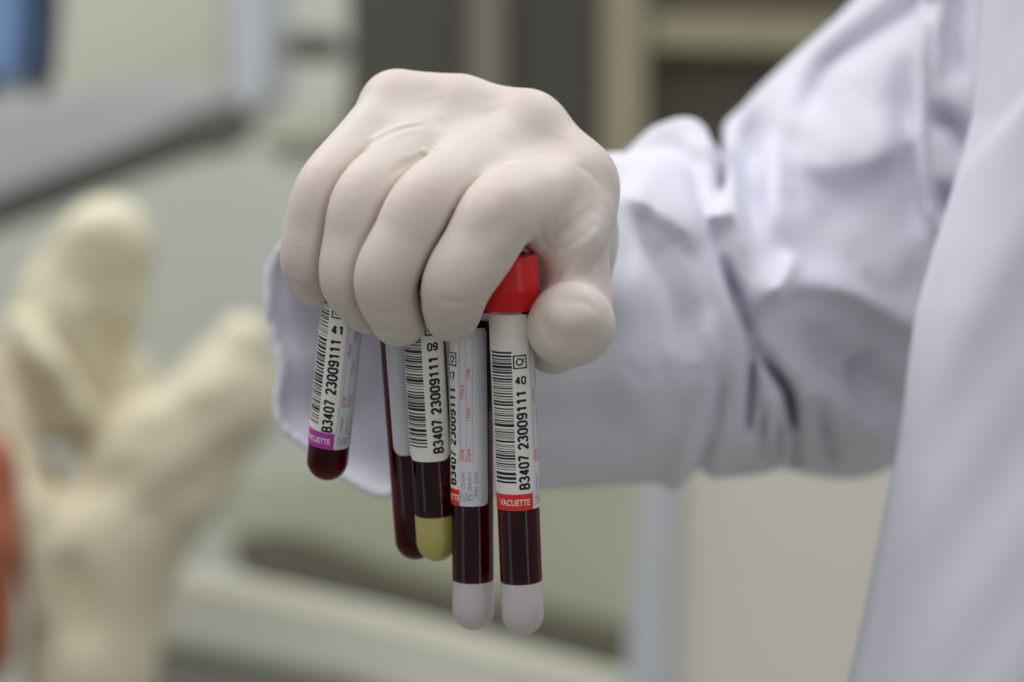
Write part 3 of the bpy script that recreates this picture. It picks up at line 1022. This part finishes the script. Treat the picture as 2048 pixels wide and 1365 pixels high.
def tube(label, tip, top, roll, length, gel_h, gel_m, cap_m, cap=True):
    """tip/top: points of the axis (viewing frame, mm)"""
    tipw, topw = W(tip), W(top)
    zc = (topw - tipw).normalized()
    away = Vector((0, CP, -SP))
    yc = (away - zc * away.dot(zc)).normalized()
    xc = yc.cross(zc)
    root = empty('blood_tube', tipw)
    M = Matrix((xc, yc, zc)).transposed()
    M = M @ Matrix.Rotation(math.radians(roll), 3, 'Z')
    root.rotation_euler = M.to_euler()
    tag(root, label, 'blood tube', 'blood tubes held in the gloved fist')
    ro, ri = R0, R0 - .14
    pr = [(0, 0)] + [(ro * math.sin(a), ro * (1 - math.cos(a))) for a in [math.pi / 2 * i / 14 for i in range(1, 15)]]
    pr += [(ro, length), (ri, length)]
    pr += [(ri * math.sin(a), ro - ri * math.cos(a)) for a in [math.pi / 2 * i / 14 for i in range(14, 0, -1)]] + [(0, ro - ri)]
    V, Fc = lathe(pr)
    mesh_obj('tube_wall', V, Fc, M_tube, root, world_space=False)
    rl = ri - .03
    g = gel_h
    hemi = [(rl * math.sin(a), ro - rl * math.cos(a)) for a in [math.pi / 2 * i / 14 for i in range(0, 15)]]
    if g > 0:
        V, Fc = lathe(hemi + [(rl, g), (rl * .6, g + .15), (0, g + .2)])
        mesh_obj('gel', V, Fc, gel_m, root, world_space=False)
        V, Fc = lathe([(0, g + .24), (rl * .6, g + .19), (rl, g + .04), (rl, length - 8), (0, length - 8)])
    else:
        V, Fc = lathe(hemi + [(rl, length - 8), (0, length - 8)])
    mesh_obj('blood', V, Fc, M_blood, root, world_space=False)
    if cap:
        z0 = length - 4.5
        prof = [(6.9, z0), (7.5, z0 + .15), (7.75, z0 + .5), (7.8, z0 + 1.2), (8.25, z0 + 3), (8.9, z0 + 5.8), (9.15, z0 + 6.3), (9.1, z0 + 6.9),
                (8.95, z0 + 9), (8.8, z0 + 14.8), (8.5, z0 + 16), (7.8, z0 + 16.5), (5.4, z0 + 16.6), (5.2, z0 + 15), (0, z0 + 15)]
        V, Fc = lathe([(0, z0)] + prof, 72)
        mesh_obj('stopper', V, Fc, cap_m, root, world_space=False)
    return root


def form(root_label, t0, vtop, vbot, ink_m, purple=False):
    """ruled patient form printed on the paper label, angle t0 = first rule"""
    k = Ink(R0 + .10)
    col = 17.5
    wdt = .9
    for i in range(3):
        k.rect(t0 + i * col, t0 + i * col + wdt, vbot, vtop)
    k.rect(t0, t0 + 2 * col + wdt, vtop - .12, vtop)
    k.rect(t0, t0 + 2 * col + wdt, vbot, vbot + .12)
    H_ = vtop - vbot
    k.rect(t0, t0 + col, vbot + H_ * .5, vbot + H_ * .5 + .12)
    k.rect(t0 + col, t0 + 2 * col, vbot + H_ * .33, vbot + H_ * .33 + .12)
    k.rect(t0 + col, t0 + 2 * col, vbot + H_ * .665, vbot + H_ * .665 + .12)
    k.text('DOB', t0 + 6, vbot + 2.0, 3.2, 1.35, bold=.01)
    k.text('Ward', t0 + 6, vbot + H_ * .5 + 2.3, 3.8, 1.35, bold=.01)
    k.text('Date', t0 + col + 6, vbot + 2.1, 3.5, 1.35, bold=.01)
    k.text('Time', t0 + col + 6, vbot + H_ * .33 + 2.2, 3.6, 1.35, bold=.01)
    k.text('Sig.', t0 + col + 6, vbot + H_ * .665 + 1.8, 2.9, 1.5, bold=.01)
    k.make('form_rules', ink_m, root_label)


def lot(root_label, t0, vb, code, date):
    k = Ink(R0 + .10)
    for (t, tx, v, l) in ((t0, 'LOT', vb + 1.4, 2.1), (t0, code, vb + 6.4, 5.6), (t0 + 18, 'M', vb + 1.3, 1.3), (t0 + 18, date, vb + 6.2, 5.8), (t0 + 36, '[REF]  [IVD]', vb + 5.2, 7.6)):
        k.text(tx, t, v, l, 1.15, bold=.0)
    for t, a, b_ in ((t0, vb - .1, vb + 2.9), (t0 + 18, vb + .3, vb + 2.4)):
        k.rect(t - 8, t + 8, a, a + .1); k.rect(t - 8, t + 8, b_ - .1, b_)
        k.rect(t - 8.5, t - 7.6, a, b_); k.rect(t + 7.6, t + 8.5, a, b_)
    k.make('lot_print', M_grink, root_label)


def sticker_print(st, tb0, tb1, ttx, v0, v1, number, seed, q=True):
    """barcode between tb0..tb1 deg; text centre ttx; v0..v1 the barcode heights"""
    k = Ink(R0 + .19)
    barcode(k, tb0, tb1, v0, v1, seed)
    k.make('barcode', M_ink, st)
    k = Ink(R0 + .19)
    k.text('B3407', ttx, v0 + 2.9 + .3, 10.6, 3.5, bold=.03)
    k.text('23009111', ttx, v0 + 18.9, 17.6, 3.5, bold=.03)
    k.text(number, ttx, v0 + 31.2, 3.5, 2.7, vertical=False, bold=.03)
    # square frame with its check letter
    vq = v0 + 36.8
    a = 19
    for (p0, p1, r0, r1) in ((ttx - a, ttx + a, vq - 2.1, vq - 1.65), (ttx - a, ttx + a, vq + 1.65, vq + 2.1),
                             (ttx - a, ttx - a + 4, vq - 2.1, vq + 2.1), (ttx + a - 4, ttx + a, vq - 2.1, vq + 2.1)):
        k.rect(p0, p1, r0, r1)
    k.text('Q', ttx, vq, 2.5, 2.7, bold=.03)
    k.make('lettering', M_ink, st)


def band(lb, t0, t1, v0, v1, m, tx=True, tcen=None):
    p = patch('brand_band', t0, t1, v0, v1, R0 + .105, m, lb, .01, .03)
    return p


# --- tube with the red stopper, front right
T5 = tube('front right blood tube with its red stopper showing between index finger and thumb', P(1047, 1270, 13), P(1022, 630, -3), 0, 105, 17.2, M_gelw, M_cap)
lb = patch('paper_label', -88, 150, 40.4, 99.4, R0 + .03, M_paper, T5, .01)
st = patch('barcode_sticker', -100, 48, 45.4, 99.8, R0 + .12, M_stick, T5, 1.6)
sticker_print(st, -68, -3, 19, 48.8, 89.2, '40', 5)
form(lb, 54, 90, 54.7, M_redink)
lot(lb, 62, 41.7, 'C221054T', '2024-03-11')
band(lb, -78, 42, 40.45, 45.3, M_redband)
k = Ink(R0 + .17); k.text('VACUETTE', -11, 42.8, 9.6, 1.9, vertical=False, bold=.012); k.make('brand_lettering', M_wink, lb)

# --- tube beside it, turned so that the printed form faces us
T4 = tube('white gel blood tube left of the red stoppered one, printed form facing out', P(947, 1261, 22), P(942, 660, 8), 0, 104, 16.2, M_gelw, M_cap)
lb = patch('paper_label', -92, 47, 40.5, 95.2, R0 + .03, M_paper, T4, 1.6)
st = patch('barcode_sticker', -170, -38, 45.5, 94.4, R0 + .12, M_stick, T4, .4)
k = Ink(R0 + .19); k.text('B3407', -60, 52, 10.6, 3.5, bold=.03); k.text('23009111', -60, 67.6, 17.6, 3.5, bold=.03)
k.text('17', -62, 80.4, 3.3, 2.6, vertical=False, bold=.03)
for a_ in ((-79, -41, 83.4, 83.85), (-79, -41, 87.2, 87.6), (-45, -41, 83.4, 87.6)): k.rect(*a_)
k.text('Q', -60, 85.5, 2.5, 2.7, bold=.03)
k.make('lettering', M_ink, st)
form(lb, -32, 92.8, 54.5, M_redink)
lot(lb, -24, 42, 'C221054T', '2024-03-11')
band(lb, -90, -35, 40.55, 45.5, M_redband)
k = Ink(R0 + .17); k.text('VACUETTE', -78, 42.9, 9.6, 1.9, vertical=False, bold=.012); k.make('brand_lettering', M_wink, lb)

# --- yellow gel tube
T3 = tube('blood tube with yellow gel at its bottom in the middle of the bunch', P(876, 1122, 26), P(850, 690, 12), 0, 88, 15.4, M_gely, M_cap)
st = patch('barcode_sticker', -78, 62, 33.4, 86, R0 + .05, M_stick, T3, 3.0)
sticker_print(st, -70, -8, 22, 38.0, 78, '09', 11)

# --- tube seen from behind its blank label edge
T2 = tube('blood tube with blank pale label, mostly behind the yellow gel tube', P(834, 1119, 36), P(801, 690, 24), 0, 90, 0, None, M_cap)
patch('paper_label', -42, 100, 35.0, 84, R0 + .03, M_paper, T2, 3.0)

# --- purple banded tube at the left
T1 = tube('purple banded blood tube hanging apart at the left under the little finger', P(651, 959, 28), P(688, 600, 10), 0, 74, 0, None, M_capp)
lb = patch('paper_label', -92, 130, 12.4, 66, R0 + .03, M_paper, T1, .01)
st = patch('barcode_sticker', -110, 22, 17.8, 66.2, R0 + .12, M_stick, T1, 1.2)
sticker_print(st, -76, -32, -6, 20, 60, '41', 23)
form(lb, 28, 58.5, 26.3, M_purink)
lot(lb, 34, 13.8, 'C23063QP', '2024-12-11')
band(lb, -90, 16, 12.45, 17.6, M_purband)
k = Ink(R0 + .17); k.text('VACUETTE', -34, 14.9, 9.0, 1.8, vertical=False, bold=.012); k.make('brand_lettering', M_wink, lb)
